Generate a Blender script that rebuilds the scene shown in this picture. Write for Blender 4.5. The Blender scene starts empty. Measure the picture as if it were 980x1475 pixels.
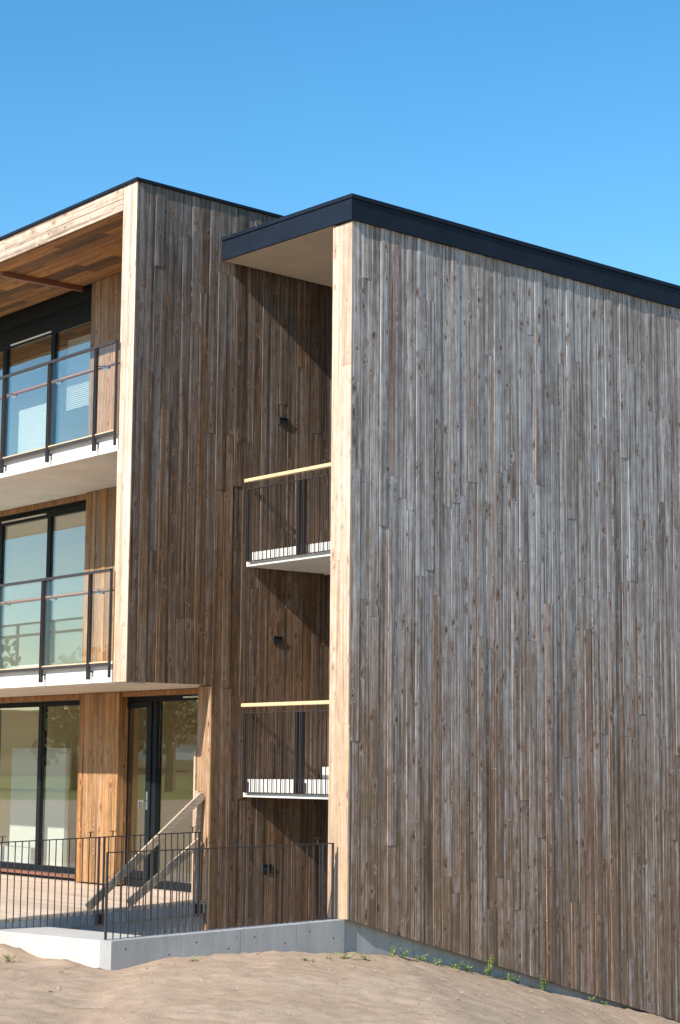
import bpy, bmesh, math, random
import numpy as np
from mathutils import Vector, Matrix
R = math.radians
rnd = random.Random(7)
scene = bpy.context.scene
col = scene.collection

# ------------------------------------------------------------------ camera
YAW, PITCH, ROLL = R(51.5135), R(7.7074), R(0.4562)
CAM = Vector((19.6378, -12.3151, 1.6969))
fw = Vector((-math.sin(YAW)*math.cos(PITCH), math.cos(YAW)*math.cos(PITCH), math.sin(PITCH)))
rt = Vector((math.cos(YAW), math.sin(YAW), 0)); up = rt.cross(fw)
rt2 = math.cos(ROLL)*rt + math.sin(ROLL)*up
up2 = -math.sin(ROLL)*rt + math.cos(ROLL)*up
cam = bpy.data.cameras.new('camera'); cam_o = bpy.data.objects.new('camera', cam); col.objects.link(cam_o)
M = Matrix((rt2, up2, -fw)).transposed().to_4x4(); M.translation = CAM
cam_o.matrix_world = M
cam.sensor_fit = 'VERTICAL'; cam.sensor_height = 36.0; cam.lens = 2725.34/1475*36
cam.clip_start = 0.1; cam.clip_end = 5000
scene.camera = cam_o

# ------------------------------------------------------------------ light
SUN = Vector((0.165, -1.0, 0.71)).normalized()
world = bpy.data.worlds.new('World'); scene.world = world; world.use_nodes = True
wn = world.node_tree; bg = wn.nodes['Background']
sky = wn.nodes.new('ShaderNodeTexSky'); sky.sky_type = 'NISHITA'; sky.sun_disc = False
sky.sun_elevation = math.asin(SUN.z); sky.sun_rotation = math.atan2(SUN.x, SUN.y)
sky.altitude = 0; sky.air_density = 1.0; sky.dust_density = 0.05; sky.ozone_density = 1.6
hs = wn.nodes.new('ShaderNodeHueSaturation'); hs.inputs['Saturation'].default_value = 1.36; hs.inputs['Hue'].default_value = .492; hs.inputs['Value'].default_value = .93
wn.links.new(sky.outputs[0], hs.inputs['Color']); wn.links.new(hs.outputs[0], bg.inputs[0]); bg.inputs[1].default_value = 0.125
sl = bpy.data.lights.new('sun', 'SUN'); sl.energy = 4.2; sl.angle = R(0.53); sl.color = (1.0, 0.94, 0.855)
so = bpy.data.objects.new('sun', sl); col.objects.link(so)
so.rotation_euler = (-SUN).to_track_quat('-Z', 'Y').to_euler()
scene.view_settings.view_transform = 'Standard'; scene.view_settings.look = 'None'
scene.view_settings.exposure = 0.8; scene.view_settings.gamma = 1.0
scene.cycles.max_bounces = 8; scene.cycles.transparent_max_bounces = 16

# ------------------------------------------------------------------ materials
def mat_new(name):
    m = bpy.data.materials.new(name); m.use_nodes = True
    nt = m.node_tree; return m, nt, nt.nodes['Principled BSDF']
class G:
    """small node helper"""
    def __init__(s, nt): s.nt = nt
    def n(s, t, **k):
        nd = s.nt.nodes.new('ShaderNode'+t)
        for a, v in k.items(): setattr(nd, a, v)
        return nd
    def set(s, sock, v):
        if hasattr(v, 'node'): s.nt.links.new(v, sock)
        else: sock.default_value = v
    def math(s, op, a, b=0.0, c=0.0, clamp=False):
        nd = s.n('Math', operation=op, use_clamp=clamp)
        for i, v in enumerate((a, b, c)): s.set(nd.inputs[i], v)
        return nd.outputs[0]
    def vmath(s, op, a, b=(0,0,0)):
        nd = s.n('VectorMath', operation=op); s.set(nd.inputs[0], a); s.set(nd.inputs[1], b); return nd.outputs[0]
    def noise(s, v, scale, detail=3, rough=.55, dist=0):
        nd = s.n('TexNoise'); s.set(nd.inputs['Vector'], v)
        nd.inputs['Scale'].default_value = scale; nd.inputs['Detail'].default_value = detail
        nd.inputs['Roughness'].default_value = rough; nd.inputs['Distortion'].default_value = dist
        return nd.outputs['Fac']
    def rng(s, v, a, b, c=0., d=1.):
        nd = s.n('MapRange', interpolation_type='SMOOTHSTEP'); s.set(nd.inputs[0], v)
        for i, x in enumerate((a, b, c, d)): nd.inputs[i+1].default_value = x
        return nd.outputs[0]
    def mix(s, f, a, b, mode='MIX'):
        nd = s.n('Mix', data_type='RGBA', blend_type=mode); s.set(nd.inputs[0], f)
        for i, v in ((6, a), (7, b)):
            if not hasattr(v, 'node') and len(v) == 3: v = (*v, 1)
            s.set(nd.inputs[i], v)
        return nd.outputs[2]
    def pos(s): return s.n('NewGeometry').outputs['Position']

def wood(name, axis, brown, grey, z0, z1, gmin=0., gmax=1., rough=.7, contrast=1., knot=1., stain=.5, nails=False, warm=(.25,.125,.07)):
    """weathered softwood: grain runs along `axis`; greying rises with height from z0 to z1;
       object colour: R = extra greying, G = brightness, B = warm heartwood tint"""
    m, nt, bs = mat_new(name); g = G(nt)
    P = g.pos(); oi = g.n('ObjectInfo')
    off = g.vmath('SCALE', (37.1, 53.7, 91.3)); off.node.inputs[3].default_value = 1
    nt.links.new(oi.outputs['Random'], off.node.inputs[3])
    Q = g.vmath('ADD', P, off)
    i = 'XYZ'.index(axis)
    def sc(al, ac): return tuple(al if k == i else ac for k in range(3))
    # knots
    vo = g.n('TexVoronoi', feature='F1', voronoi_dimensions='2D'); vo.inputs['Scale'].default_value = 1
    sq = g.n('SeparateXYZ'); nt.links.new(Q, sq.inputs[0]); oth = [k for k in range(3) if k != i]
    cq = g.n('CombineXYZ'); wig = g.math('MULTIPLY', g.noise(Q, 9., 2, .5), .35)
    g.set(cq.inputs[0], g.math('ADD', g.math('MULTIPLY', g.math('ADD', sq.outputs[oth[0]], sq.outputs[oth[1]]), 6.6), wig))
    g.set(cq.inputs[1], g.math('ADD', g.math('MULTIPLY', sq.outputs[i], 3.3), wig)); nt.links.new(cq.outputs[0], vo.inputs['Vector'])
    d = vo.outputs['Distance']; sep = g.n('SeparateColor'); nt.links.new(vo.outputs['Color'], sep.inputs[0])
    exist = g.math('GREATER_THAN', sep.outputs[0], .46)
    rad = g.math('ADD', .4, g.math('MULTIPLY', g.math('POWER', sep.outputs[1], 2.0), 1.0)); d = g.math('DIVIDE', d, rad)
    kn = g.math('MULTIPLY', g.rng(d, .05, .10, 1, 0), exist)
    halo = g.math('MULTIPLY', g.rng(d, .08, .34, 1, 0), exist)
    # grain coordinates pushed aside round the knots
    W = g.vmath('MULTIPLY', Q, sc(.5, 30.))
    push = g.vmath('SCALE', (1, 1, 1)); g.set(push.node.inputs[3], g.math('MULTIPLY', halo, 1.3))
    W = g.vmath('ADD', W, push)
    g1 = g.noise(W, 1.0, 4, .6, .4)
    g2 = g.noise(g.vmath('MULTIPLY', Q, sc(3., 260.)), 1.0, 3, .6)
    g3 = g.noise(g.vmath('ADD', g.vmath('MULTIPLY', Q, sc(1.4, 95.)), push), 1.0, 3, .65)
    g4 = g.noise(g.vmath('MULTIPLY', Q, sc(5.5, 13.)), 1.0, 4, .65)
    big = g.noise(g.vmath('MULTIPLY', Q, sc(.45, 3.)), 1.0, 3, .6)
    blot = g.noise(g.vmath('MULTIPLY', P, (.5, .5, .35)), 1.0, 3, .6)
    sx = g.n('SeparateXYZ'); nt.links.new(P, sx.inputs[0]); zz = sx.outputs[2]
    so_ = g.n('SeparateColor'); nt.links.new(oi.outputs['Color'], so_.inputs[0])
    gr = g.rng(zz, z0, z1, gmin, gmax)
    gr = g.math('ADD', gr, g.math('MULTIPLY', g.math('SUBTRACT', blot, .5), .55))
    gr = g.math('ADD', gr, g.math('MULTIPLY', g.math('SUBTRACT', big, .5), .9))
    gr = g.math('ADD', gr, g.math('MULTIPLY', g.math('SUBTRACT', g1, .5), 1.7*contrast))
    gr = g.math('ADD', gr, g.math('MULTIPLY', g.math('SUBTRACT', g4, .5), .8*contrast))
    gr = g.math('ADD', gr, g.math('SUBTRACT', so_.outputs[0], .5), clamp=True)
    c = g.mix(gr, brown, grey)
    c = g.mix(so_.outputs[2], c, warm)
    lum = g.math('ADD', 1.0, g.math('MULTIPLY', g.math('SUBTRACT', g1, .5), 2.3*contrast))
    lum = g.math('MULTIPLY', lum, g.math('ADD', 1.0, g.math('MULTIPLY', g.math('SUBTRACT', g2, .5), .8*contrast)))
    lum = g.math('MULTIPLY', lum, g.math('ADD', 1.0, g.math('MULTIPLY', g.math('SUBTRACT', g3, .5), 1.3*contrast)))
    lum = g.math('MULTIPLY', lum, g.math('ADD', 1.0, g.math('MULTIPLY', g.math('SUBTRACT', g4, .5), .9*contrast)))
    lum = g.math('MULTIPLY', lum, g.math('MULTIPLY', so_.outputs[1], 2.0))
    lum = g.math('MULTIPLY', lum, g.rng(big, .22, .42, 1-stain, 1))
    cc = g.n('CombineXYZ')
    for k in range(3): g.set(cc.inputs[k], lum)
    c = g.mix(1.0, c, cc.outputs[0], 'MULTIPLY')
    c = g.mix(g.math('MULTIPLY', halo, .35*knot), c, tuple(x*.75 for x in warm))
    c = g.mix(g.math('MULTIPLY', kn, .82*knot), c, (.045, .028, .02))
    if nails:
        zr = g.math('FRACT', g.math('DIVIDE', g.math('SUBTRACT', zz, .4543-.61*4), .615))
        zr = g.math('ABSOLUTE', g.math('SUBTRACT', zr, .5))
        v2 = g.n('TexWhiteNoise', noise_dimensions='2D')
        yq = g.math('FLOOR', g.math('MULTIPLY', sx.outputs[1], 60.))
        cb = g.n('CombineXYZ'); g.set(cb.inputs[0], yq); g.set(cb.inputs[1], g.math('FLOOR', g.math('DIVIDE', zz, .615)))
        nt.links.new(cb.outputs[0], v2.inputs[0])
        nm = g.math('MULTIPLY', g.math('GREATER_THAN', zr, .489), g.math('GREATER_THAN', v2.outputs[0], .94))
        c = g.mix(g.math('MULTIPLY', nm, .5), c, (.55, .53, .5))
    nt.links.new(c, bs.inputs['Base Color'])
    bs.inputs['Roughness'].default_value = rough; bs.inputs['Specular IOR Level'].default_value = .35
    bp = g.n('Bump'); bp.inputs['Strength'].default_value = .35; bp.inputs['Distance'].default_value = .003
    g.set(bp.inputs['Height'], g.math('ADD', g1, g.math('MULTIPLY', g2, .5)))
    nt.links.new(bp.outputs[0], bs.inputs['Normal'])
    return m

def plain(name, c, rough=.5, metal=0., spec=.5, var=.12, scale=6., bump=0., bscale=40.):
    m, nt, bs = mat_new(name); g = G(nt); P = g.pos()
    f = g.noise(P, scale, 5, .6)
    cc = g.mix(g.rng(f, .25, .75), tuple(x*(1-var) for x in c), tuple(min(1, x*(1+var)) for x in c))
    nt.links.new(cc, bs.inputs['Base Color'])
    bs.inputs['Roughness'].default_value = rough; bs.inputs['Metallic'].default_value = metal
    bs.inputs['Specular IOR Level'].default_value = spec
    if bump:
        bp = g.n('Bump'); bp.inputs['Strength'].default_value = bump; bp.inputs['Distance'].default_value = .01
        g.set(bp.inputs['Height'], g.noise(P, bscale, 5, .65)); nt.links.new(bp.outputs[0], bs.inputs['Normal'])
    return m

def concrete(name, c, streak=.3):
    m, nt, bs = mat_new(name); g = G(nt); P = g.pos()
    a = g.noise(P, 1.6, 6, .62); b = g.noise(g.vmath('MULTIPLY', P, (9, 9, .9)), 1., 4, .6); d = g.noise(P, 55, 3, .6)
    v = g.math('ADD', g.math('MULTIPLY', g.math('SUBTRACT', a, .5), .55), g.math('MULTIPLY', g.math('SUBTRACT', b, .5), streak*1.6))
    v = g.math('ADD', 1.0, g.math('ADD', v, g.math('MULTIPLY', g.math('SUBTRACT', d, .5), .25)))
    pits = g.rng(g.noise(P, 38, 2, .4), .24, .29, .55, 1)
    v = g.math('MULTIPLY', v, pits)
    cb = g.n('CombineXYZ')
    for k in range(3): g.set(cb.inputs[k], v)
    nt.links.new(g.mix(1., c, cb.outputs[0], 'MULTIPLY'), bs.inputs['Base Color'])
    bs.inputs['Roughness'].default_value = .85; bs.inputs['Specular IOR Level'].default_value = .3
    bp = g.n('Bump'); bp.inputs['Strength'].default_value = .25; bp.inputs['Distance'].default_value = .006
    g.set(bp.inputs['Height'], g.math('ADD', d, a)); nt.links.new(bp.outputs[0], bs.inputs['Normal'])
    return m

def glass(name, boost, tint):
    m, nt, bs = mat_new(name); g = G(nt); nt.nodes.remove(bs)
    lw = g.n('LayerWeight'); lw.inputs[0].default_value = .5
    f = g.math('ADD', .042, g.math('MULTIPLY', g.math('POWER', lw.outputs['Facing'], 5.0), .95))
    f = g.math('MULTIPLY', f, boost, clamp=True)
    tr = g.n('BsdfTransparent'); tr.inputs[0].default_value = (*tint, 1)
    gl = g.n('BsdfGlossy'); gl.inputs['Roughness'].default_value = .0; gl.inputs[0].default_value = (.95, .98, 1, 1)
    wob = g.noise(g.pos(), 1.1, 0, .5)
    bp = g.n('Bump'); bp.inputs['Strength'].default_value = .05; bp.inputs['Distance'].default_value = .012
    g.set(bp.inputs['Height'], wob); nt.links.new(bp.outputs[0], gl.inputs['Normal'])
    mx = g.n('MixShader'); g.set(mx.inputs[0], f)
    nt.links.new(tr.outputs[0], mx.inputs[1]); nt.links.new(gl.outputs[0], mx.inputs[2])
    nt.links.new(mx.outputs[0], nt.nodes['Material Output'].inputs[0])
    return m

GREY = (.325, .305, .297)
W_SIDE = wood('weathered_cladding', 'Z', (.222, .136, .083), GREY, .0, 5.0, .08, .80, nails=True, stain=.5, contrast=1.15)
W_DARK = wood('brown_cladding', 'Z', (.148, .080, .040), (.138, .118, .106), 1.5, 8.8, .0, .75, stain=.5, contrast=1.35, warm=(.26, .12, .05))
W_PALE = wood('pale_trim', 'Z', (.47, .315, .205), (.56, .435, .34), 0, 7, .0, .85, contrast=.7, knot=.5, stain=.12)
W_BEAM = wood('beam_boards', 'X', (.40, .25, .16), (.45, .35, .27), 0, 9, .2, .8, contrast=1.0, knot=.6, stain=.35)
W_BACK = wood('fresh_cladding', 'Z', (.36, .185, .068), (.22, .155, .11), 0, 9, .0, .75, contrast=1.25, knot=1.0, stain=.55, warm=(.40, .16, .05))
W_SOFF = wood('soffit_boards', 'X', (.33, .135, .03), (.21, .11, .045), 0, 9, .0, .3, contrast=1.2, knot=.8, stain=.6)
W_DECK = wood('deck_boards', 'X', (.56, .41, .295), (.54, .42, .32), -1, 1, .3, .6, contrast=.35, knot=.2, stain=.1)
W_BRACE = wood('sawn_lumber', 'Y', (.50, .36, .24), (.46, .36, .27), 0, 3, .2, .6, contrast=.5, knot=.5, stain=.1)
W_RAIL = plain('oiled_handrail', (.62, .46, .27), .5, var=.1)
METAL = plain('dark_metal', (.012, .018, .030), .55, .0, .10, .15, 3.)
IRON = plain('painted_iron', (.038, .031, .030), .5, .0, .4, .25, 30.)
FRAME = plain('window_frame_paint', (.010, .013, .015), .5, 0, .12, .1)
CONC = concrete('grey_concrete', (.345, .335, .325))
WHITE = concrete('white_concrete', (.68, .65, .60), .12)
SOFFIT = concrete('pale_render', (.55, .46, .36), .08)
SLABU = concrete('slab_render', (.62, .55, .46), .1)
INT = plain('interior_plywood', (.62, .47, .27), .6, var=.06, scale=1.5)
INTW = plain('white_board', (.78, .77, .74), .6, var=.03)
DARKIN = plain('backing', (.03, .022, .016), .9)
RED = plain('brown_tube', (.20, .085, .05), .45, var=.1)
GLASS = glass('window_glass', 2.9, (.94, .96, .93))
GLASSB = glass('balustrade_glass', .8, (.985, .99, .985))
BLACK = plain('black_plastic', (.01, .01, .012), .45)
STEEL = plain('satin_steel', (.6, .6, .6), .3, 1.0, var=.05)
LENS = plain('smoked_lens', (.03, .032, .036), .15)

# ------------------------------------------------------------------ object helpers
def tag(o, label=None, cat=None, group=None, kind=None):
    for k, v in (('label', label), ('category', cat), ('group', group), ('kind', kind)):
        if v: o[k] = v
    return o
def empty(name, loc, label=None, cat=None, group=None):
    o = bpy.data.objects.new(name, None); o.location = loc; col.objects.link(o); o.empty_display_size = .2
    return tag(o, label, cat, group)
def world_loc(o):
    v = Vector(o.location); p = o.parent
    while p: v = v + Vector(p.location); p = p.parent
    return v
def link(name, me, mat, parent=None, loc=(0, 0, 0)):
    o = bpy.data.objects.new(name, me); col.objects.link(o)
    loc = Vector(loc)
    if parent is not None:
        o.parent = parent; loc = loc - world_loc(parent)
    o.location = loc
    if mat and not me.materials: me.materials.append(mat)
    return o
def mesh(name, V, F, smooth=False):
    me = bpy.data.meshes.new(name); me.from_pydata([tuple(v) for v in V], [], F); me.update()
    bm = bmesh.new(); bm.from_mesh(me); bmesh.ops.recalc_face_normals(bm, faces=bm.faces); bm.to_mesh(me); bm.free()
    if smooth:
        for p in me.polygons: p.use_smooth = True
    return me
HF = [(0,3,2,1), (4,5,6,7), (0,1,5,4), (1,2,6,5), (2,3,7,6), (3,0,4,7)]
def bevel_me(me, w, seg=1):
    bm = bmesh.new(); bm.from_mesh(me)
    bmesh.ops.bevel(bm, geom=list(bm.edges), offset=w, segments=seg, affect='EDGES', profile=.5)
    bm.to_mesh(me); bm.free()
def hexa(name, mat, parent, bot, top, bevel=0.):
    """8-corner solid: 4 bottom points, 4 top points (world coordinates)"""
    pts = [Vector(q) for q in (*bot, *top)]; c = sum(pts[:4], Vector())/4
    me = mesh(name, [q-c for q in pts], HF)
    if bevel: bevel_me(me, bevel)
    return link(name, me, mat, parent, c)
def box(name, mat, parent, x0, x1, y0, y1, z0, z1, bevel=0.):
    return hexa(name, mat, parent, [(x0,y0,z0),(x1,y0,z0),(x1,y1,z0),(x0,y1,z0)], [(x0,y0,z1),(x1,y0,z1),(x1,y1,z1),(x0,y1,z1)], bevel)
def multi(name, mat, parent, boxes, loc=None):
    """several boxes as one part"""
    V, F = [], []
    c = Vector(loc if loc else ((boxes[0][0]+boxes[0][1])/2, (boxes[0][2]+boxes[0][3])/2, boxes[0][4]))
    for x0, x1, y0, y1, z0, z1 in boxes:
        k = len(V)
        V += [Vector(q)-c for q in [(x0,y0,z0),(x1,y0,z0),(x1,y1,z0),(x0,y1,z0),(x0,y0,z1),(x1,y0,z1),(x1,y1,z1),(x0,y1,z1)]]
        F += [tuple(i+k for i in f) for f in HF]
    return link(name, mesh(name, V, F), mat, parent, c)
def tube(name, mat, parent, a, b, r, n=10):
    a, b = Vector(a), Vector(b); d = (b-a).normalized()
    s = d.orthogonal().normalized(); t = d.cross(s); V, F = [], []
    for q in (a, b):
        for i in range(n):
            w = 2*math.pi*i/n; V.append(q-a+r*(math.cos(w)*s+math.sin(w)*t))
    for i in range(n): F.append((i, (i+1) % n, n+(i+1) % n, n+i))
    F += [tuple(range(n))[::-1], tuple(range(n, 2*n))]
    me = mesh(name, V, F)
    for p in me.polygons: p.use_smooth = len(p.vertices) == 4
    return link(name, me, mat, parent, a)
def bar(name, mat, parent, a, b, w, h, upv=(0, 0, 1)):
    """flat bar from a to b"""
    a, b = Vector(a), Vector(b); d = (b-a).normalized(); s = d.cross(Vector(upv)).normalized()*w/2; t = s.cross(d).normalized()*h/2
    return hexa(name, mat, parent, [a-s-t, a+s-t, a+s+t, a-s+t], [b-s-t, b+s-t, b+s+t, b-s+t])

def board(name, mat, parent, O, U, V, N, w, v0, v1, t=.02, cup=0., tilt=0., s0=0., s1=0., colr=(.5, .5, 0), warp=0.):
    """one cladding board: O = origin on the wall face, U across, V along, N outward.
       w width, v0..v1 extent along V (s0/s1: slope of the end cuts), cup/tilt shape its face"""
    O, U, V, N = map(Vector, (O, U, V, N))
    us = [0, .004, w*.28, w*.5, w*.72, w-.004, w]
    verts, faces = [], []
    nseg = 3
    for k in range(nseg+1):
        f = k/nseg
        for j, u in enumerate(us):
            e = (u-w/2)/(w/2)
            n = t + cup*(1-e*e) + tilt*e + warp*math.sin(math.pi*f)*(e*.7+.3)
            if j in (0, len(us)-1): n -= .0035
            vv = (v0+s0*(u-w/2))*(1-f) + (v1+s1*(u-w/2))*f
            verts.append(U*u + V*vv + N*n)
        for u in (w, 0):
            vv = (v0+s0*(u-w/2))*(1-f) + (v1+s1*(u-w/2))*f
            verts.append(U*u + V*vv + N*-.004)
    m = len(us)+2
    for k in range(nseg):
        for j in range(m):
            a, b = k*m+j, k*m+(j+1) % m
            faces.append((a, b, b+m, a+m))
    faces += [tuple(range(m))[::-1], tuple(range(nseg*m, nseg*m+m))]
    c = O + V*v0
    me = mesh(name, [O+q-c for q in verts], faces)
    o = link(name, me, mat, parent, c)
    o.color = (*colr, 1)
    return o
def tint(bright=.10, grey=.22, red=.04, dark=.06):
    b = .5*(1+rnd.gauss(0, bright)); gmix = .5+rnd.gauss(0, grey); r_ = 0.
    q = rnd.random()
    if q < red: r_ = rnd.uniform(.2, .5); b *= .85
    elif q < red+dark: b *= rnd.uniform(.62, .8)
    return (min(max(gmix, 0), 1), min(max(b, .2), .75), r_)
def mixt(a, b): return (a[0]*.6+b[0]*.4, a[1]*.6+b[1]*.4, b[2])
def clad(parent, mat, O, U, N, count, pitch, zlo, zhi, lens=(2.8, 5.2), t=(.0165, .0215), slope0=None, slope1=None, name='board', tkw={}, joints=True, gap=(.003, .007)):
    """vertical cladding; zlo/zhi are functions of the distance along U"""
    for i in range(count):
        u = i*pitch; mid = u+pitch/2
        a, b = zlo(mid), zhi(mid); cuts = [a]
        z = a + rnd.uniform(.5, lens[1])
        while joints and z < b-.5:
            cuts.append(z); z += rnd.uniform(*lens)
        cuts.append(b); ct = tint(**tkw)
        for k in range(len(cuts)-1):
            gp = rnd.uniform(*gap); w = pitch-gp+rnd.uniform(-.001, .002)
            board(name, mat, parent, Vector(O)+Vector(U)*(u+gp*.5), U, (0, 0, 1), N, w,
                  cuts[k]+(.0015 if k else 0), cuts[k+1]-.0015, t=rnd.uniform(*t)+(.0045 if rnd.random() < .22 else 0), cup=rnd.uniform(-.0022, .0034),
                  tilt=rnd.gauss(0, .0011), s0=(slope0 or 0) if k == 0 else 0, s1=(slope1 or 0) if k == len(cuts)-2 else 0,
                  colr=mixt(ct, tint(**tkw)), warp=rnd.gauss(0, .0008))

# ------------------------------------------------------------------ dimensions read from the photograph (metres)
A, B = 2.670, 1.325          # face of the gable block (x) and its front (y)
CW, CW2 = .325, .368         # widths of the two trim columns
ZB, ZS3 = 2.718, 5.602       # undersides of the balcony slabs
RS, RX = -.0271, -.0174      # falls of the roofs
YB, YW = 1.60, 1.76          # recessed cladding and window planes
BASE = lambda y: .004 - .277*(y-1.322)
def roof_r(z, y, x): return z + RS*(y-B) + RX*(x-A)
YEND, XEND = 9.0, -13.0

# ------------------------------------------------------------------ ground
def ground_z(x, y):
    ys = np.array([-40, -8, -2.6, -1.77, -1.6, -1.1, -.36, .39, 1.17, 1.39, 2.12, 3.1, 3.78, 4.43, 5.74, 6.3, 7.5, 9, 14, 40, 90])
    zs = np.array([.1, -.16, -.33, -.385, -.365, -.30, -.292, -.31, -.372, -.38, -.445, -.655, -.81, -.975, -1.265, -1.38, -1.7, -2.1, -3.2, -6, -8])
    # contours run from the wall towards where the photographer stands
    z = np.interp(y + .71*np.clip(x-2.6, 0, 40), ys, zs)
    h = 0
    for k, (fx, fy, am, ph) in enumerate([(1.1, .7, .012, 0), (-.6, 1.7, .010, 1), (2.9, 2.1, .005, 2), (-3.7, 4.1, .004, 3), (7.3, -5.1, .004, 4)]):
        h = h + am*np.sin(fx*x+fy*y+ph)*np.cos(fy*.83*x-fx*1.1*y+2*ph)
    amp = np.clip((x-2.62)/.6, .15, 1)
    z = z + h*np.where(x > 2.62, amp, .5)
    return z
def axis(lo, hi, step, far, gr=1.25):
    a = list(np.arange(lo, hi+1e-6, step)); s = step
    while a[-1] < far: s = min(s*gr, 400); a.append(a[-1]+s)
    s = step
    while a[0] > -far: s = min(s*gr, 400); a.insert(0, a[0]-s)
    return np.array(a)
gx = np.unique(np.concatenate([axis(-1., 13., .075, 2600), [2.45, 2.5, 2.6, 2.62]])); gy = axis(-6., 9.5, .075, 2600)
XX, YY = np.meshgrid(gx, gy, indexing='ij'); ZZ = ground_z(XX, YY)
nrng = np.random.default_rng(3)
near = (XX > -1.5) & (XX < 13.5) & (YY > -6.5) & (YY < 10)
def smooth_noise(step):
    a = nrng.normal(0, 1, (ZZ.shape[0]//step+3, ZZ.shape[1]//step+3)); i_ = np.arange(ZZ.shape[0])/step; j_ = np.arange(ZZ.shape[1])/step
    i0, j0 = i_.astype(int), j_.astype(int); fi = (i_-i0)[:, None]; fj = (j_-j0)[None]; fi = fi*fi*(3-2*fi); fj = fj*fj*(3-2*fj)
    return a[i0][:, j0]*(1-fi)*(1-fj)+a[i0+1][:, j0]*fi*(1-fj)+a[i0][:, j0+1]*(1-fi)*fj+a[i0+1][:, j0+1]*fi*fj
ZZ += np.where(near, .003*smooth_noise(9)+.0025*smooth_noise(4)+.003*smooth_noise(2), 0)
ZZ += np.where(near, nrng.normal(0, .0075, ZZ.shape) + np.where(nrng.random(ZZ.shape) > .985, nrng.uniform(.01, .03, ZZ.shape), 0), 0)
ZZ = np.where((XX < 2.5) & (XX > -30) & (YY > -1.0) & (YY < 30), np.minimum(ZZ, -1.2), ZZ)           # pit and footprint
ZZ = np.where((XX < .0) & (XX > -30) & (YY > -4) & (YY <= -1.0), np.minimum(ZZ, -.5), ZZ)             # under the deck
# small dirt heap left of the concrete corner
ZZ += np.where(YY < -1.76, .12*np.exp(-((XX-.75)/.35)**2-((YY+2.0)/.25)**2) + .07*np.exp(-((XX-2.0)/.45)**2-((YY+1.98)/.2)**2), 0)
FARD = np.hypot(XX, YY)
ZZ = np.where(FARD > 60, ZZ*np.clip(1-(FARD-60)/60, 0, 1) - .4*np.clip((FARD-60)/60, 0, 1), ZZ)
nx, ny = ZZ.shape
Vg = np.stack([XX, YY, ZZ], -1).reshape(-1, 3)
ii, jj = np.meshgrid(np.arange(nx-1), np.arange(ny-1), indexing='ij'); q0 = (ii*ny+jj).ravel()
Fg = np.stack([q0, q0+ny, q0+ny+1, q0+1], -1)
me = bpy.data.meshes.new('ground'); me.from_pydata(Vg.tolist(), [], Fg.tolist()); me.update()
for p_ in me.polygons: p_.use_smooth = True
gm, nt, bs = mat_new('bare_earth'); g = G(nt); P = g.pos()
n1 = g.noise(P, .55, 6, .62); n2 = g.noise(P, 5, 6, .68); n3 = g.noise(P, 60, 4, .65); n4 = g.noise(P, 1.1, 6, .65)
c = g.mix(g.rng(n1, .3, .7), (.53, .375, .252), (.60, .445, .315))
c = g.mix(g.rng(n2, .35, .72, 0, .65), c, (.36, .25, .17))
c = g.mix(g.rng(n4, .60, .72, 0, .55), c, (.57, .47, .37))
c = g.mix(g.rng(n3, .5, .75, 0, .5), c, (.26, .17, .105))
n5 = g.noise(P, 170, 3, .7); c = g.mix(g.rng(n5, .35, .65, .35, 0), c, (.22, .14, .085))
sx = g.n('SeparateXYZ'); nt.links.new(P, sx.inputs[0])
ln = g.vmath('LENGTH', g.vmath('SUBTRACT', P, (4, 0, 0))); lv = ln.node.outputs['Value']
grassf = g.rng(g.math('ADD', lv, g.math('MULTIPLY', n1, 8)), 82, 88)
gc = g.mix(g.rng(n1, .3, .7), (.13, .16, .035), (.19, .20, .055))
c = g.mix(grassf, c, gc)
nt.links.new(c, bs.inputs['Base Color']); bs.inputs['Roughness'].default_value = .95; bs.inputs['Specular IOR Level'].default_value = .15
bp = g.n('Bump'); bp.inputs['Strength'].default_value = .7; bp.inputs['Distance'].default_value = .018
g.set(bp.inputs['Height'], g.math('ADD', g.math('MULTIPLY', n2, .55), g.math('ADD', g.math('MULTIPLY', n3, .7), g.math('MULTIPLY', n5, .4)))); nt.links.new(bp.outputs[0], bs.inputs['Normal'])
tag(link('ground', me, gm), kind='structure')

# ------------------------------------------------------------------ the building
bld = empty('apartment_building', (0, 0, 0), 'three storey apartment building clad in vertical timber boards with dark roof edge', 'building')
Xp, Yn = (1, 0, 0), (0, -1, 0)

# gable block: long weathered wall -------------------------------------------------
side = hexa('gable_wall', DARKIN, bld, [(A-.30, B+.03, BASE(B)+.02), (A-.026, B+.03, BASE(B)+.02), (A-.026, YEND, BASE(YEND)+.02), (A-.30, YEND, BASE(YEND)+.02)],
            [(A-.30, B+.03, roof_r(8.2, B, A)), (A-.026, B+.03, roof_r(8.2, B, A)), (A-.026, YEND, roof_r(8.2, YEND, A)), (A-.30, YEND, roof_r(8.2, YEND, A))])
NB = 53
clad(side, W_SIDE, (A-.022, B+.012, 0), (0, 1, 0), Xp, NB, .1425, lambda u: BASE(B+u), lambda u: roof_r(8.138, B+u, A)+.03,
     slope0=-.277, slope1=RS, tkw=dict(bright=.07, grey=.13, red=.03, dark=.05))
colr = box('trim_column', DARKIN, bld, A-CW2+.02, A-.03, B+.024, B+.20, .03, 8.12)
for k in range(2):
    z = .004
    for z1 in ((4.1, 8.13) if k == 0 else (2.2, 6.4, 8.13)):
        board('board', W_PALE, colr, (A-CW2+k*CW2/2+.001, B+.02, 0), (1, 0, 0), (0, 0, 1), Yn, CW2/2-.003, z, z1-.002, t=.02+.001*k, cup=rnd.uniform(-.001, .002),
              tilt=rnd.gauss(0, .001), colr=tint(.05, .2, 0, 0)); z = z1
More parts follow.
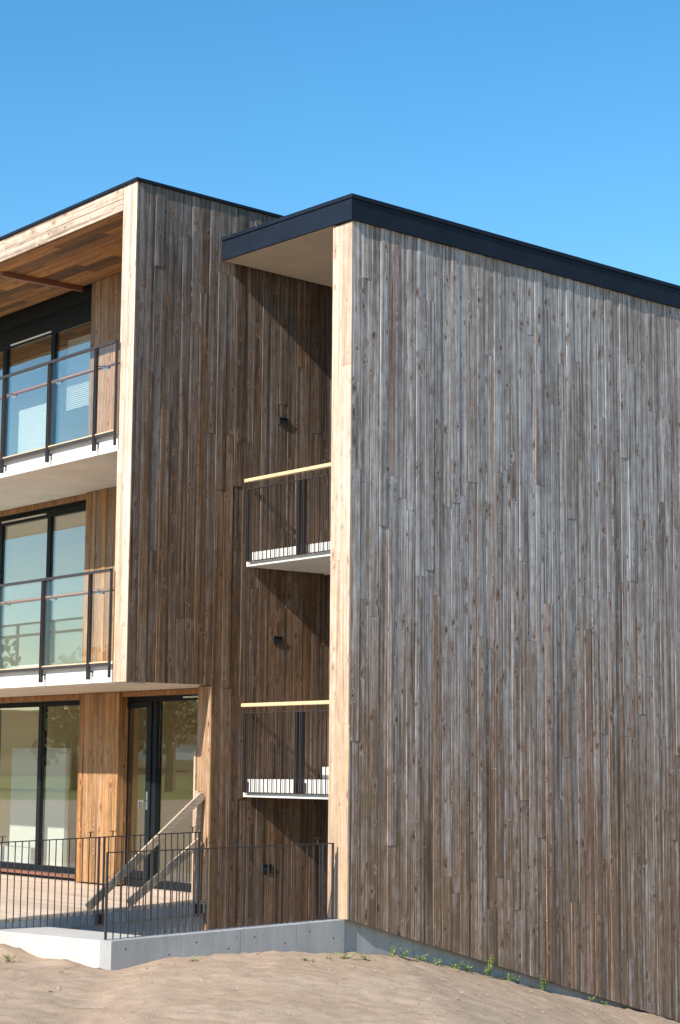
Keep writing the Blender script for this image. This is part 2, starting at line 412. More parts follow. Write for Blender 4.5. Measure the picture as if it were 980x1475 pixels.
# concrete plinth under it
PX = A-.085
for k in range(7):
    y0, y1 = B+.01+k*1.05, B+.01+(k+1)*1.05-.004
    hexa('plinth', CONC, bld, [(A-.34, y0, BASE(y0)-1.2), (PX, y0, BASE(y0)-1.2), (PX, y1, BASE(y1)-1.2), (A-.34, y1, BASE(y1)-1.2)],
         [(A-.34, y0, BASE(y0)+.012), (PX, y0, BASE(y0)+.012), (PX, y1, BASE(y1)+.012), (A-.34, y1, BASE(y1)+.012)])
# gable block roof: soffit, deck, fascia panels, cap
def slab_r(name, mat, parent, x0, x1, y0, y1, za, zb, bevel=0):
    return hexa(name, mat, parent, [(x, y, roof_r(za, y, x)) for x, y in ((x0, y0), (x1, y0), (x1, y1), (x0, y1))],
                [(x, y, roof_r(zb, y, x)) for x, y in ((x0, y0), (x1, y0), (x1, y1), (x0, y1))], bevel)
FX, FY = A+.04, B-.04
rr = slab_r('gable_roof', METAL, bld, .03, A-.03, FY+.03, YEND, 8.16, 8.40)
slab_r('soffit', SOFFIT, bld, .032, A-CW2+.03, FY+.035, 7.0, 8.143, 8.157)
ys = [FY+.003, 1.325, 3.647, 5.984, 8.3, YEND]
ys = [FY+.003, 3.647, 5.984, 8.3, YEND]
for k in range(len(ys)-1):
    slab_r('fascia_panel', METAL, rr, A-.018, FX-.001*(k % 2), ys[k]+.002, ys[k+1]-.002, 8.138, 8.388)
slab_r('fascia_panel', METAL, rr, .031, FX-.004, FY, FY+.028, 8.1375, 8.388)
slab_r('roof_cap', METAL, rr, A-.05, FX+.018, FY-.015, YEND, 8.393, 8.445, .004)
slab_r('roof_cap', METAL, rr, .033, A-.055, FY-.015, FY+.05, 8.393, 8.445, .004)
slab_r('corner_strip', METAL, rr, FX-.018, FX+.003, FY-.003, FY+.018, 8.136, 8.39)
for x in (.209, .817):
    tube('screw', STEEL, rr, (x, FY-.015, roof_r(8.43, B, x)), (x, FY-.024, roof_r(8.43, B, x)), .012, 8)

# apartment block: side wall with overhang -------------------------------------------
rl = lambda z, y: z + RS*y
SW = hexa('side_wall', DARKIN, bld, [(-.30, .03, ZB+.03), (-.026, .03, ZB+.03), (-.026, 7, ZB+.03), (-.30, 7, ZB+.03)],
          [(-.30, .03, rl(8.97, 0)), (-.026, .03, rl(8.97, 0)), (-.026, 7, rl(8.97, 7)), (-.30, 7, rl(8.97, 7))])
LW = box('lower_side_wall', DARKIN, bld, -.30, -.027, 1.29, 7, -.8, ZB+.03)
nfront = 9; pit = 1.262/nfront
clad(SW, W_DARK, (-.022, .002, 0), (0, 1, 0), Xp, nfront, pit, lambda u: ZB, lambda u: rl(8.998, u), slope1=RS, tkw=dict(bright=.13, grey=.22, red=.02, dark=.1))
clad(SW, W_DARK, (-.022, 1.264, 0), (0, 1, 0), Xp, 19, .1425, lambda u: -.32, lambda u: rl(8.998, 1.264+u), lens=(2.4, 4.8), slope1=RS, tkw=dict(bright=.13, grey=.2, red=.05, dark=.1))
cl = box('trim_column', DARKIN, bld, -CW+.01, -.03, .024, .2, ZB+.02, 8.95)
for k in range(2):
    z = ZB
    for z1 in ((5.3, 8.998) if k == 0 else (3.4, 6.9, 8.998)):
        board('board', W_PALE, cl, (-CW+k*CW/2+.001, .02, 0), (1, 0, 0), (0, 0, 1), Yn, CW/2-.003, z, z1-.002, t=.02+.001*k, cup=rnd.uniform(-.001, .002), colr=tint(.05, .2, 0, 0)); z = z1
# end of the lower wall
tl = box('trim_column', DARKIN, bld, -.29, -.03, 1.284, 1.5, -.5, ZB-.01)
for k in range(2):
    board('board', W_BACK, tl, (-.30+k*.15, 1.28, 0), (1, 0, 0), (0, 0, 1), Yn, .147, -.4, ZB-.012, t=.02+.001*k, colr=(.95, .58, 0))
# front beam
bm_ = box('roof_beam', DARKIN, bld, XEND, -CW-.005, .024, .25, 8.72, 8.98)
for k in range(2):
    x = -CW-.002
    for L in ((3.1, 4.2, 2.6, 2.77) if k else (1.9, 4.4, 3.2, 3.17)):
        board('board', W_BEAM, bm_, (x, .02, 8.692+k*.154), (0, 0, 1), (-1, 0, 0), Yn, .152, 0, L-.003, t=.02+.002*k, colr=tint(.08, .2, .1, 0)); x -= L
hexa('roof', METAL, bld, [(XEND, .05, 8.90), (-.05, .05, 8.90), (-.05, 7, 8.90+RS*7), (XEND, 7, 8.90+RS*7)], [(XEND, .05, 8.995), (-.05, .05, 8.995), (-.05, 7, 8.995+RS*7), (XEND, 7, 8.995+RS*7)])
cap = hexa('roof_cap', METAL, bld, [(XEND, -.03, 8.999), (.03, -.03, 8.999), (.03, 7, 8.999+RS*7.03), (XEND, 7, 8.999+RS*7.03)],
           [(XEND, -.03, 9.04), (.03, -.03, 9.04), (.03, 7, 9.04+RS*7.03), (XEND, 7, 9.04+RS*7.03)], .004)
# loggia soffit boards
sf = box('loggia_ceiling', DARKIN, bld, XEND, -.33, .25, 7, 8.722, 8.80)
for i in range(11):
    x = -.335; first = True
    while x > -10.5:
        L = rnd.uniform(.4, 1.6) if first else rnd.uniform(.7, 2.0); first = False
        board('soffit_board', W_SOFF, sf, (x, .055+i*.141, 8.714), (0, 1, 0), (-1, 0, 0), (0, 0, -1), .136, 0, L-.003, t=.02+rnd.uniform(0, .003), colr=(.5, .5*rnd.choice((1.15, 1.1, 1., .95, .9, .7, .5, .35)), 0)); x -= L
hexa('ceiling_rail', RED, bld, [(-4.05, .27, 8.62), (-3.98, .27, 8.62), (-3.98, 1.6, 8.62), (-4.05, 1.6, 8.62)], [(-4.05, .27, 8.688), (-3.98, .27, 8.688), (-3.98, 1.6, 8.688), (-4.05, 1.6, 8.688)])
# balcony slabs
box('balcony_slab', WHITE, bld, XEND, -CW-.002, .01, 7, ZS3, 5.83)
box('balcony_slab', WHITE, bld, XEND, -CW-.002, .01, .3, ZB+.004, 2.98)
box('overhang_slab', SLABU, bld, XEND, -.03, .302, 7, ZB+.002, 2.975)
box('overhang_slab', SLABU, bld, -CW, -.03, .03, .300, ZB+.002, 2.7)
box('floor_slab', WHITE, bld, XEND, -.31, 1.82, 7, -.4, .085)

# recessed wall of the loggias and ground floor -----------------------------------------
for zlo, zhi in ((5.83, 8.692), (2.98, ZS3)):
    bw = box('loggia_wall', DARKIN, bld, -3.735, -.33, YB+.03, YB+.25, zlo, zhi-.002)
    clad(bw, W_BACK, (-3.74, YB+.022, 0), (1, 0, 0), Yn, 24, .1425, lambda u: zlo+.01, lambda u: zhi-.003, t=(.016, .024), joints=False, tkw=dict(bright=.1, grey=.25, red=.1, dark=.08))
pw = box('wall_pillar', DARKIN, bld, -3.765, -2.735, YB+.03, YW+.1, .09, ZB-.002)
clad(pw, W_BACK, (-3.77, YB+.022, 0), (1, 0, 0), Yn, 8, .1312, lambda u: .10, lambda u: ZB-.003, t=(.016, .024), joints=False, tkw=dict(bright=.1, grey=.15, red=.2, dark=.05))
board('board', W_BACK, pw, (-2.733, YB+.005, 0), (0, 1, 0), (0, 0, 1), Xp, .15, .10, ZB-.003, t=.012, colr=(.4, .38, .3))
for x0, x1, z0, z1 in ((-2.715, -.31, 2.645, ZB-.002), (XEND, -3.775, 2.64, ZB-.002), (XEND, -3.75, 5.52, ZS3-.002), ):
    hd = box('header', DARKIN, bld, x0, x1, YB+.07, YB+.2, z0+.004, z1)
    board('board', W_BACK, hd, (x0, YB+.066, z0), (0, 0, 1), (1, 0, 0), Yn, z1-z0-.002, 0, x1-x0, t=.018, colr=(.4, .42, .25))

# windows --------------------------------------------------------------------------------
def window(x0, x1, z0, z1, mull, ftop, fbot, fside=.075, y=YW, vent=None):
    bx = [(x0, x1, y, y+.09, z1-ftop, z1), (x0, x1, y, y+.09, z0, z0+fbot), (x1-fside, x1, y+.001, y+.089, z0+fbot, z1-ftop), (x0, x0+fside, y+.001, y+.089, z0+fbot, z1-ftop)]
    w = multi('window', FRAME, bld, bx, ((x0+x1)/2, y, z0))
    xs = [x0+fside]+[v for m_ in mull for v in m_]+[x1-fside]
    for m0, m1 in mull: box('mullion', FRAME, w, m0, m1, y-.006, y+.088, z0+fbot, z1-ftop)
    for k in range(0, len(xs), 2):
        box('pane', GLASS, w, xs[k]+.001, xs[k+1]-.001, y+.022, y+.03, z0+fbot+.001, z1-ftop-.001)
    if vent: box('trickle_vent', WHITE, w, vent[0], vent[1], y-.018, y-.002, vent[2], vent[2]+.022)
    return w
w3 = window(XEND, -3.70, 5.84, 8.56, [(-11.1, -11.0), (-9.6, -9.5), (-8.1, -8.0), (-6.65, -6.53), (-5.14, -5.03)], .36, .10, vent=(-6.4, -5.15, 8.23))
w2 = window(XEND, -3.70, 2.99, 5.515, [(-11.1, -11.0), (-9.6, -9.5), (-8.1, -8.0), (-6.6, -6.5), (-5.10, -5.0)], .13, .10, vent=(-6.5, -5.15, 5.43))
w1 = window(XEND, -3.75, .17, 2.638, [(-11.1, -11.0), (-9.6, -9.5), (-8.1, -8.0), (-6.6, -6.5), (-5.19, -5.09)], .075, .09)
box('header_box', FRAME, bld, XEND, -3.745, YW-.10, YW-.007, 8.50, 8.688)
box('window_sill', RED, bld, XEND, -3.78, YW-.11, YW+.02, .125, .165, .004)
box('window_plinth', FRAME, bld, XEND, -3.785, YW-.05, YW+.06, .03, .123)
dr = multi('glazed_door', FRAME, bld, [(-2.905, -.32, YW, YW+.09, 2.57, 2.643), (-2.905, -.32, YW, YW+.09, .05, .19), (-2.905, -2.825, YW+.001, YW+.089, .19, 2.57), (-2.105, -2.005, YW, YW+.089, .19, 2.57)], (-1.6, YW, .05))
leaf = multi('door_leaf', FRAME, dr, [(-2.820, -2.740, YW-.02, YW+.05, .20, 2.565), (-2.225, -2.110, YW-.02, YW+.05, .20, 2.565), (-2.740, -2.225, YW-.02, YW+.05, 2.49, 2.565), (-2.740, -2.225, YW-.02, YW+.05, .20, .30)], (-2.465, YW, .2))
box('pane', GLASS, dr, -2.739, -2.226, YW+.01, YW+.018, .301, 2.489)
box('pane', GLASS, dr, -2.004, -.331, YW+.045, YW+.053, .191, 2.569)
multi('handle', STEEL, dr, [(-2.190, -2.145, YW-.032, YW-.021, 1.12, 1.36), (-2.180, -2.155, YW-.07, YW-.032, 1.225, 1.25), (-2.275, -2.155, YW-.085, YW-.07, 1.225, 1.25), (-2.295, -2.270, YW-.085, YW-.07, 1.13, 1.25)])
for z in (.5, 1.42, 2.28): box('hinge', STEEL, dr, -2.840, -2.815, YW-.03, YW-.021, z, z+.16)
multi('trickle_vent', WHITE, dr, [(-1.35, -.42, YW-.02, YW-.002, 2.60, 2.622)])
# rooms seen through the glass
for z0, z1 in ((.085, ZB), (2.98, ZS3), (5.83, 8.72)):
    multi('room_wall', INT, bld, [(XEND, -.32, 3.5, 3.6, z0+.002, z1-.002), (-.335, -.312, 1.9, 3.5, z0+.002, z1-.002), (-12.98, -12.88, .35, 3.5, z0+.002, z1-.002)], (-4, 6.2, z0))
box('room_divider', INT, bld, -3.4, -3.3, 1.95, 3.49, .09, ZB-.003); box('room_divider', INT, bld, -3.5, -3.4, 1.95, 3.49, 2.985, ZS3-.003)
box('room_panel', INTW, bld, -7.87, -6.15, 2.8, 2.86, .10, 1.97)
box('window_bench', INTW, bld, -7.5, -5.72, 1.98, 2.2, .10, .47); box('window_bench', INTW, bld, -6.6, -5.2, 1.98, 2.3, 2.985, 3.22)
bl = []
for k in range(48): bl.append((-6.33, -5.06, YW+.13, YW+.155, 5.96+k*.026, 5.96+k*.026+.016))
multi('blind', INTW, w3, bl, (-5.7, YW+.14, 5.96))
multi('blind', INTW, w3, [(-4.88, -3.96, YW+.13, YW+.155, 7.0+k*.03, 7.0+k*.03+.012) for k in range(36)], (-4.4, YW+.14, 7.0))

# stair landings ----------------------------------------------------------------------------
BSY = 1.755
for zb, zt in ((4.240, 4.418), (1.325, 1.550)):
    ld = box('stair_landing', WHITE, bld, .02, A-CW2+.03, BSY, 3.0, zb, zt, .004)
    for i in range(8):
        zz = zt+.16*(i+1)
        if i < 7: hexa('step', WHITE, ld, [(.05, 3.0+.27*i, zz-.36), (1.12, 3.0+.27*i, zz-.36), (1.12, 3.27+.27*i, zz-.20), (.05, 3.27+.27*i, zz-.20)], [(.05, 3.0+.27*i, zz), (1.12, 3.0+.27*i, zz), (1.12, 3.268+.27*i, zz), (.05, 3.268+.27*i, zz)])
    box('stair_trim', WHITE, ld, 1.13, 1.35, 2.9, 4.9, zb-.05, zb-.002)
box('stair_back_wall', CONC, bld, 0, A-.31, 6.6, 6.8, -1.2, 8.0)
box('stair_floor', CONC, bld, .0, A-.35, 1.40, 6.6, -.9, -.38)

# ------------------------------------------------------------------ glass balustrades of the balconies
def balustrade(z, label):
    """z = height of the slab's underside"""
    o = empty('balcony_railing', (-2, -.05, z), label, 'railing', 'glazed balcony railings')
    zt, zb = z+1.395, z+.055
    px = [-.300, -.79, -1.97, -3.20, -4.42, -5.64, -6.86, -8.08, -9.30, -10.52, -11.74, -12.94]
    for k, x in enumerate(px):
        if k == 0: box('post', IRON, o, x-.010, x+.010, -.074, -.040, zb, zt)
        else:
            multi('post', IRON, o, [(x-.023, x-.012, -.078, -.038, zb-.01, zt-.03), (x+.012, x+.023, -.078, -.038, zb-.01, zt-.03), (x-.011, x+.011, -.066, -.046, zb+.30, zb+.36), (x-.011, x+.011, -.066, -.046, zt-.2, zt-.14), (x-.011, x+.011, -.066, .008, zb+.08, zb+.10)])
    box('top_rail', IRON, o, -13.0, -.292, -.074, -.036, zt-.03, zt+.003)
    box('bottom_rail', IRON, o, -13.0, -.31, -.062, -.035, z+.205, z+.24)
    tm = box('glazing_bead', W_RAIL, o, -13.0, -.31, -.064, -.033, z+.241, z+.256)
    for k in range(len(px)-1):
        x1, x0 = px[k]-.035, px[k+1]+.035
        box('glass_panel', GLASSB, o, x0, x1, -.054, -.044, z+.258, zt-.045)
    tube('handrail', RED, o, (-13.0, .1, z+1.165), (-.33, .1, z+1.165), .024, 12)
    for x in px[1:]:
        multi('handrail_bracket', STEEL, o, [(x-.012, x+.012, -.043, .08, z+1.135, z+1.15), (x-.06, x+.06, .085, .115, z+1.12, z+1.142)])
balustrade(ZS3, 'glass and dark steel balcony railing below the timber loggia ceiling')
balustrade(ZB, 'glass and dark steel balcony railing right above the ground floor windows')

# ------------------------------------------------------------------ picket railings
def stair_railing(zh, ztop, zbot, label):
    o = empty('stair_railing', (1.2, BSY-.03, zbot), label, 'railing', 'stair landing railings')
    y = BSY-.03; xe = A-CW2-.005
    box('handrail', W_RAIL, o, .024, xe, y-.028, y+.028, zh-.047, zh, .006)
    bar('top_rail', IRON, o, (.09, y, ztop), (xe, y, ztop), .03, .009)
    bar('bottom_rail', IRON, o, (.11, y, zbot), (xe, y, zbot), .03, .012)
    pm = None
    for k in range(25):
        x = .135+k*.0895
        if x > xe-.01: break
        if abs(x-1.18) < .03 or abs(x-1.28) < .03: continue
        if pm is None: q = box('picket', IRON, o, x-.0055, x+.0055, y-.0055, y+.0055, zbot+.006, ztop-.005); pm = q
        else: link('picket', pm.data, None, o, (x, y, zbot+.006))
    for x in (.10, 1.18, 1.28):
        multi('post', IRON, o, [(x-.022, x-.012, y-.03, y+.025, zbot-.0, ztop-.006), (x+.008, x+.018, y-.03, y+.025, zbot-.0, ztop-.006)])
        multi('base_plate', IRON, o, [(x-.025, x+.05, y+.006, BSY-.001, zbot+.02, zbot+.13)])
        multi('handrail_bracket', IRON, o, [(x-.006, x+.006, y-.006, y+.006, ztop+.005, zh-.047)])
stair_railing(5.372, 5.232, 4.30, 'iron picket railing with pale handrail on the upper stair landing')
stair_railing(2.498, 2.378, 1.385, 'iron picket railing with pale handrail on the lower stair landing')

def line_railing(x, y0, y1, zt0, zt1, zb0, zb1, step, label, posts, tees, skip=()):
    o = empty('terrace_railing', (x, y0, zb0), label, 'railing')
    f = lambda y, a, b: a+(b-a)*(y-y0)/(y1-y0)
    bar('top_rail', IRON, o, (x, y0, zt0), (x, y1, zt1), .012, .012)
    n = int((y1-y0)/step+1e-6)
    pm = {}
    for k in range(n+1):
        y = y0+k*step
        if any(abs(y-p_) < .03 for p_ in posts): continue
        zb, zt = f(y, zb0, zb1), f(y, zt0, zt1); key = round(zt-zb, 2)
        if key not in pm: pm[key] = box('picket', IRON, o, x-.005, x+.005, y-.005, y+.005, zb, zb+key)
        else: link('picket', pm[key].data, None, o, (x, y, zb))
    for y in posts:
        box('post', IRON, o, x-.012, x+.012, y-.010, y+.010, f(y, zb0, zb1), f(y, zt0, zt1)+.002)
    for y in tees:
        zt = f(y, zt0, zt1); multi('handrail_support', IRON, o, [(x-.006, x+.006, y-.006, y+.006, zt+.006, zt+.062), (x-.008, x+.008, y-.045, y+.045, zt+.0625, zt+.07)])
    return o
line_railing(-.02, -2.33, 1.156, .80, .898, -.215, -.13, .0897, 'rusty brown picket railing along the edge of the timber deck', [-.309, -.238, 1.13], [-1.602, -.43, -.122, 1.03])
line_railing(2.50, -1.745, 1.26, .806, .848, -.082, 0.0, .0905, 'thin picket railing standing on the low concrete wall', [-1.745, 1.10, 1.245], [-.432, -.11, 1.027])

# ------------------------------------------------------------------ low concrete wall in front of the stair
rw = empty('retaining_wall', (2.52, -.2, -.6), 'low grey concrete retaining wall joining the corner of the gable', 'wall')
rtop = lambda y: -.087+(y+1.75)*.0285
edges = [-1.75, -.87, -.11, .65, B+.006]
for k in range(4):
    y0, y1 = edges[k]+(.0012 if k else 0), edges[k+1]-(.0012 if k < 3 else 0)
    hexa('concrete_panel', CONC, rw, [(2.40, y0, -.9), (2.62, y0, -.9), (2.62, y1, -.9), (2.40, y1, -.9)], [(2.40, y0, rtop(y0)), (2.62, y0, rtop(y0)), (2.62, y1, rtop(y1)), (2.40, y1, rtop(y1))], .004)
    for yy, zz in ((y0+.18, rtop(y0)-.09), (y1-.16, rtop(y1)-.2)):
        tube('tie_hole', DARKIN, rw, (2.615, yy, zz), (2.6215, yy, zz), .009, 10)
PAVE = concrete('dusty_concrete', (.50, .46, .41), .1)
cp = hexa('concrete_paving', PAVE, None, [(-1.0, -1.76, -.8), (2.395, -1.745, -.8), (2.395, -1.02, -.8), (-1.0, -.93, -.8)], [(-1.0, -1.76, -.185), (2.395, -1.745, -.098), (2.395, -1.02, -.098), (-1.0, -.93, -.185)], .006)
tag(cp, kind='structure')
# ------------------------------------------------------------------ timber deck
dk = empty('terrace_deck', (-4, 0, 0), 'sunlit timber terrace deck in front of the ground floor windows', 'deck')
dz = lambda y: .06+.0437*(y-1.26)
y = -2.6; k = 0
while y < 1.7:
    x = -.07 if y < 1.1 else -.31; y1 = y+.136
    for L in ((3.6, 4.2, 2.2, 3.0) if k % 2 else (2.2, 4.4, 3.4, 3.0)):
        o = hexa('plank', W_DECK, dk, [(x-L+.003, y, dz(y)-.03), (x, y, dz(y)-.03), (x, y1, dz(y1)-.03), (x-L+.003, y1, dz(y1)-.03)], [(x-L+.003, y, dz(y)), (x, y, dz(y)), (x, y1, dz(y1)), (x-L+.003, y1, dz(y1))])
        o.color = (*tint(.07, .2, .0, 0), 1); x -= L
    y = y1+.006; k += 1
BLUE = plain('galvanised_beam', (.36, .37, .385), .55, .0, var=.15, scale=4)
hexa('edge_beam', BLUE, dk, [(-.072, -2.6, dz(-2.6)-.165), (-.045, -2.6, dz(-2.6)-.165), (-.045, 1.25, dz(1.25)-.15), (-.072, 1.25, dz(1.25)-.15)], [(-.072, -2.6, dz(-2.6)-.031), (-.045, -2.6, dz(-2.6)-.031), (-.045, 1.25, dz(1.25)-.031), (-.072, 1.25, dz(1.25)-.031)])
hexa('foundation', CONC, dk, [(-12.9, -.93, -1), (-.075, -.93, -1), (-.075, 1.255, -1), (-12.9, 1.255, -1)], [(-12.9, -.93, dz(-.93)-.10), (-.075, -.93, dz(-.93)-.10), (-.075, 1.255, dz(1.255)-.10), (-12.9, 1.255, dz(1.255)-.10)])
for y in (-.27, 1.15):
    multi('bracket', BLACK, dk, [(-.044, -.025, y-.05, y+.05, dz(y)-.15, dz(y)-.035), (-.024, -.017, y-.015, y+.015, dz(y)-.125, dz(y)-.105), (-.024, -.017, y-.015, y+.015, dz(y)-.075, dz(y)-.055)])
# temporary bracing
def plank(p0, p1, w, t, name, label, mat=W_BRACE):
    a, b = Vector(p0), Vector(p1); d = (b-a).normalized(); s = Vector((1, 0, 0))*t/2; n_ = d.cross(Vector((1, 0, 0))).normalized()*w/2
    o = hexa(name, mat, None, [a-s-n_, a+s-n_, a+s+n_, a-s+n_], [b-s-n_, b+s-n_, b+s+n_, b-s+n_], .002)
    o.color = (.5, .5, 0, 1); return tag(o, label, 'plank')
plank((-.1, -.40, .03), (-.1, 1.22, 1.345), .10, .034, 'brace_plank', 'long sawn plank leaning as a diagonal brace, its foot on the deck')
plank((-.1, .17, .055), (-.1, 1.20, .785), .10, .034, 'brace_plank', 'short sawn plank bracing below and parallel to the longer one')
o = box('upright_stud', W_BRACE, None, -.18, -.12, 1.165, 1.21, .055, 1.40, .002); o.color = (.5, .42, .0, 1)
tag(o, 'upright sawn stud that the diagonal brace planks are nailed to', 'stud')
o = box('batten', W_PALE, None, -.352, -.312, 1.25, 1.29, .06, 1.90, .002); o.color = (.5, .5, 0, 1)
tag(o, 'thin pale batten standing beside the glazed door frame', 'batten')

# ------------------------------------------------------------------ wall lights
for z, y, lab in ((6.205, 2.325, 'small black wall light above the upper stair landing'), (3.33, 2.278, 'small black wall light between the two stair landings'), (.432, 2.152, 'small black wall light behind the terrace railing near the ground')):
    o = empty('wall_light', (.0, y, z), lab, 'wall light', 'stair wall lights')
    box('housing', BLACK, o, -.004, .018, y-.072, y+.072, z-.05, z+.05, .006)
    box('lens', LENS, o, .0185, .021, y-.055, y+.055, z-.036, z+.01)
    box('hood', BLACK, o, .0185, .026, y-.07, y+.07, z+.03, z+.046)

# ------------------------------------------------------------------ weeds along the plinth
leafm, nt, bs = mat_new('weed_leaf'); g = G(nt); n_ = g.noise(g.pos(), 14, 3)
nt.links.new(g.mix(g.rng(n_, .3, .7), (.16, .25, .045), (.33, .40, .12)), bs.inputs['Base Color']); bs.inputs['Roughness'].default_value = .55
def weed(x, y, h, spread, n, label, name='weed'):
    z = float(ground_z(np.array(x), np.array(y))) - .01
    o = empty(name, (x, y, z), label, 'weed', 'weeds at the foot of the wall')
    V, F = [], []; SV, SF = [], []; h *= 1.0; n = int(n*1.3)
    stems = max(3, n//14)
    for s in range(stems):
        a = rnd.uniform(0, 6.28); lean = Vector((math.cos(a), math.sin(a), 0))*spread*rnd.uniform(.3, 1); hh = h*rnd.uniform(.55, 1)
        top = lean + Vector((0, 0, hh)); k = len(SV); w = .0025
        SV += [Vector((w, 0, 0)), Vector((-w, w, 0)), Vector((-w, -w, 0)), top]; SF += [(k, k+1, k+3), (k+1, k+2, k+3), (k+2, k, k+3)]
        for l in range(n//stems):
            f = rnd.uniform(.1, 1); c = top*f; a2 = rnd.uniform(0, 6.28)
            d = Vector((math.cos(a2), math.sin(a2), rnd.uniform(-.2, .7))).normalized(); L = rnd.uniform(.024, .046)*(1.2-.4*f)
            sd = d.cross(Vector((0, 0, 1))).normalized()*L*.28; k = len(V)
            V += [c, c+d*L*.5+sd, c+d*L, c+d*L*.5-sd]; F += [(k, k+1, k+2, k+3)]
    link('stem', mesh('stem', SV, SF), leafm, o, (x, y, z)); me_ = bpy.data.meshes.new('leaves'); me_.from_pydata([tuple(v) for v in V], [], F); me_.update()
    link('leaves', me_, leafm, o, (x, y, z))
LOW = 'low green weed tuft growing in the dirt beside the concrete plinth'
for x, y, h, s, n in ((2.72, 1.95, .16, .08, 70), (2.71, 2.12, .13, .09, 60), (2.70, 2.42, .12, .12, 80), (2.72, 2.62, .10, .11, 60), (2.72, 2.95, .12, .12, 70), (2.70, 3.12, .15, .09, 80),
                      (2.71, 3.78, .13, .14, 80), (2.70, 3.95, .10, .10, 50), (2.70, 5.2, .10, .08, 40), (2.75, 5.4, .07, .08, 30)):
    weed(x, y, h, s, n, LOW)
weed(2.70, 3.47, .31, .10, 150, 'tallest leafy weed growing against the concrete plinth')
weed(2.70, 4.40, .24, .10, 110, 'upright leafy weed where the plinth narrows toward the slope')
FL = 'sparse flat weed patch on bare earth below the retaining wall'
for x, y, h, s, n in ((3.0, 1.0, .06, .16, 60), (3.1, .75, .05, .12, 40), (3.3, .3, .05, .12, 40), (3.05, 1.25, .08, .10, 40), (3.0, -1.0, .05, .07, 30), (1.55, -2.35, .10, .10, 70)):
    weed(x, y, h, s, n, FL)

# ------------------------------------------------------------------ clods and pebbles on the dirt
clm = plain('earth_clod', (.38, .275, .19), .95, spec=.1, var=.3, scale=20, bump=.5, bscale=60)
V, F = [], []
for k in range(1500):
    x = 2.68+abs(rnd.gauss(0, 1))*2.6; y = rnd.uniform(-5.5, 8.5) if rnd.random() < .7 else rnd.uniform(-2.8, 2)
    if k < 120: x, y = rnd.uniform(.3, 2.6), rnd.uniform(-2.9, -1.8)
    z = float(ground_z(np.array(x), np.array(y))); s = rnd.uniform(.004, .012) if rnd.random() < .94 else rnd.uniform(.015, .03)
    k0 = len(V)
    for dx, dy, dzz in ((1,0,0), (0,1,0), (-1,0,0), (0,-1,0), (0,0,.8), (.7,.7,.45), (-.6,.6,.5), (.5,-.7,.4)):
        j = lambda: rnd.uniform(.7, 1.3)
        V.append((x+s*dx*j(), y+s*dy*j(), z+s*dzz*j()))
    F += [(k0+a, k0+b, k0+c) for a, b, c in ((0,5,4), (5,1,4), (1,6,4), (6,2,4), (2,3,4), (3,7,4), (7,0,4), (0,1,5), (1,2,6), (3,0,7))]
o = link('earth_clods', mesh('earth_clods', V, F), clm); tag(o, 'small clods and pebbles scattered on the bare earth', 'clods', kind='stuff')

# ------------------------------------------------------------------ what the windows mirror: field edge, trees, hill
hm = plain('hill_scrub', (.14, .11, .055), .95, spec=.1, var=.45, scale=.03)
hx, hy = Vector((-.78, -.62, 0)), Vector((-.62, .78, 0))
V, F = [], []; n1_, n2_ = 70, 14
for i in range(n1_):
    s = (i/(n1_-1)-.5)*1500
    for j in range(n2_):
        d_ = 330+j*22; h_ = (1-math.cos(math.pi*min(1, j/9)))*.5*(15+6*math.sin(s*.006)+3*math.sin(s*.021+1))
        q = hx*d_+hy*s; V.append((q.x, q.y, -1.2+h_))
for i in range(n1_-1):
    for j in range(n2_-1): F.append((i*n2_+j, (i+1)*n2_+j, (i+1)*n2_+j+1, i*n2_+j+1))
tag(link('hill', mesh('hill', V, F, True), hm), kind='structure')
lm, nt, bs = mat_new('tree_leaf'); g = G(nt); oi = g.n('ObjectInfo'); n_ = g.noise(g.pos(), .9, 3)
nt.links.new(g.mix(g.rng(n_, .3, .7), (.035, .05, .018), (.085, .10, .035)), bs.inputs['Base Color']); bs.inputs['Roughness'].default_value = .7
bark = plain('bark', (.10, .07, .05), .9)
def make_tree(h, r, seed):
    rr_ = random.Random(seed); V, F = [], []
    lobes = [(Vector((rr_.gauss(0, r*.45), rr_.gauss(0, r*.45), h*rr_.uniform(.35, .88))), r*rr_.uniform(.28, .5)) for _ in range(13)]
    for k in range(1500):
        c, lr = rr_.choice(lobes); d_ = Vector((rr_.gauss(0, 1), rr_.gauss(0, 1), rr_.gauss(0, .8))).normalized()
        q = c+d_*lr*rr_.uniform(.55, 1.05); s_ = rr_.uniform(.2, .5); a_ = Vector((rr_.gauss(0, 1), rr_.gauss(0, 1), rr_.gauss(0, 1))).normalized()*s_; b_ = a_.orthogonal().normalized()*s_*.7
        k0 = len(V); V += [q-a_, q+b_, q+a_, q-b_]; F.append((k0, k0+1, k0+2, k0+3))
    cm = bpy.data.meshes.new('crown'); cm.from_pydata([tuple(v) for v in V], [], F); cm.update()
    TV, TF = [], []
    def limb(p0, p1, r0, r1):
        k0 = len(TV); d_ = (p1-p0).normalized(); s_ = d_.orthogonal().normalized(); t_ = d_.cross(s_)
        for q, rad in ((p0, r0), (p1, r1)):
            for i in range(6): w = i*math.pi/3; TV.append(q+rad*(math.cos(w)*s_+math.sin(w)*t_))
        for i in range(6): TF.append((k0+i, k0+(i+1) % 6, k0+6+(i+1) % 6, k0+6+i))
    limb(Vector((0, 0, -.3)), Vector((0, 0, h*.5)), h*.035, h*.02)
    for c, lr in lobes[:7]: limb(Vector((0, 0, h*rr_.uniform(.25, .5))), c, h*.014, h*.004)
    return mesh('trunk', TV, TF), cm
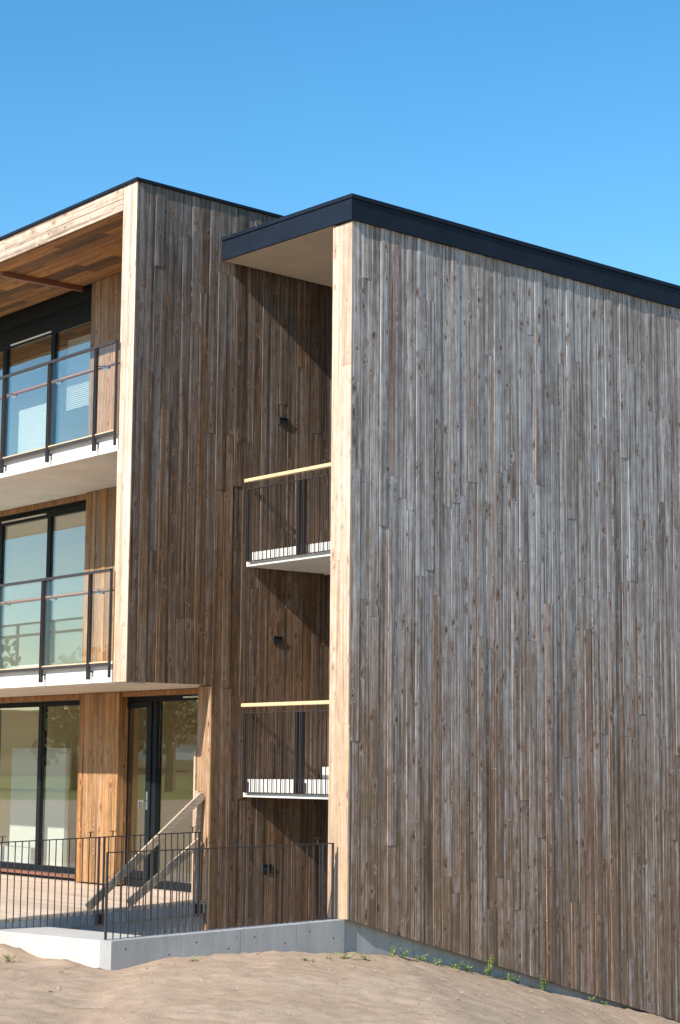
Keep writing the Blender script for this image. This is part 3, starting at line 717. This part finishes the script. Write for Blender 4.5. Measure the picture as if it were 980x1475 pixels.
protos = [make_tree(13, 5.0, 1), make_tree(11, 5.2, 2), make_tree(15.5, 4.6, 3)]
trng = random.Random(11)
for k in range(30):
    s = -110+k*7.2+trng.uniform(-4, 4); d_ = trng.uniform(135, 160); q = hx*d_+hy*s
    tm_, cm_ = protos[k % 3]
    t_ = empty('tree', (q.x, q.y, -.5), 'dark leafy tree at the far edge of the field, mirrored in the windows', 'tree', 'trees mirrored in the windows')
    t_.rotation_euler.z = trng.uniform(0, 6.28); sc_ = trng.uniform(.75, 1.15); t_.scale = (sc_, sc_, sc_)
    for nm, md, mt in (('trunk', tm_, bark), ('crown', cm_, lm)):
        o = bpy.data.objects.new(nm, md); col.objects.link(o); o.parent = t_
        if not md.materials: md.materials.append(mt)

# pale houses on the hillside, seen only as marks in the glass
HW = plain('house_render', (.7, .68, .62), .8, var=.05); HR = plain('roof_tiles', (.22, .14, .11), .8, var=.2)
labs = ['small pale house low on the hillside beyond the field', 'pale house with its gable turned to the field', 'wide pale house higher up the hillside', 'pale house at the end of the row beyond the trees']
for k, (s, d_, z, wd) in enumerate(((-70, 325, -1.0, 9), (-20, 350, .2, 8), (35, 372, 3.0, 13), (80, 345, .0, 9))):
    q = hx*d_+hy*s; h_ = empty('house', (q.x, q.y, z), labs[k], 'house', 'houses on the far hillside')
    box('wall', HW, h_, q.x-wd/2, q.x+wd/2, q.y-4, q.y+4, z, z+3.2)
    c = Vector((q.x, q.y, z+3.2)); V = [(-wd/2-.4, -4.4, 0), (wd/2+.4, -4.4, 0), (wd/2+.4, 4.4, 0), (-wd/2-.4, 4.4, 0), (-wd/2-.4, 0, 2.2), (wd/2+.4, 0, 2.2)]
    link('roof', mesh('roof', V, [(0, 1, 5, 4), (2, 3, 4, 5), (0, 4, 3), (1, 2, 5), (3, 2, 1, 0)]), HR, h_, c)
    for j in (-1, 1):
        box('window', FRAME, h_, q.x+j*wd/4-.8, q.x+j*wd/4+.8, q.y+3.98, q.y+4.03, z+1, z+2.3)
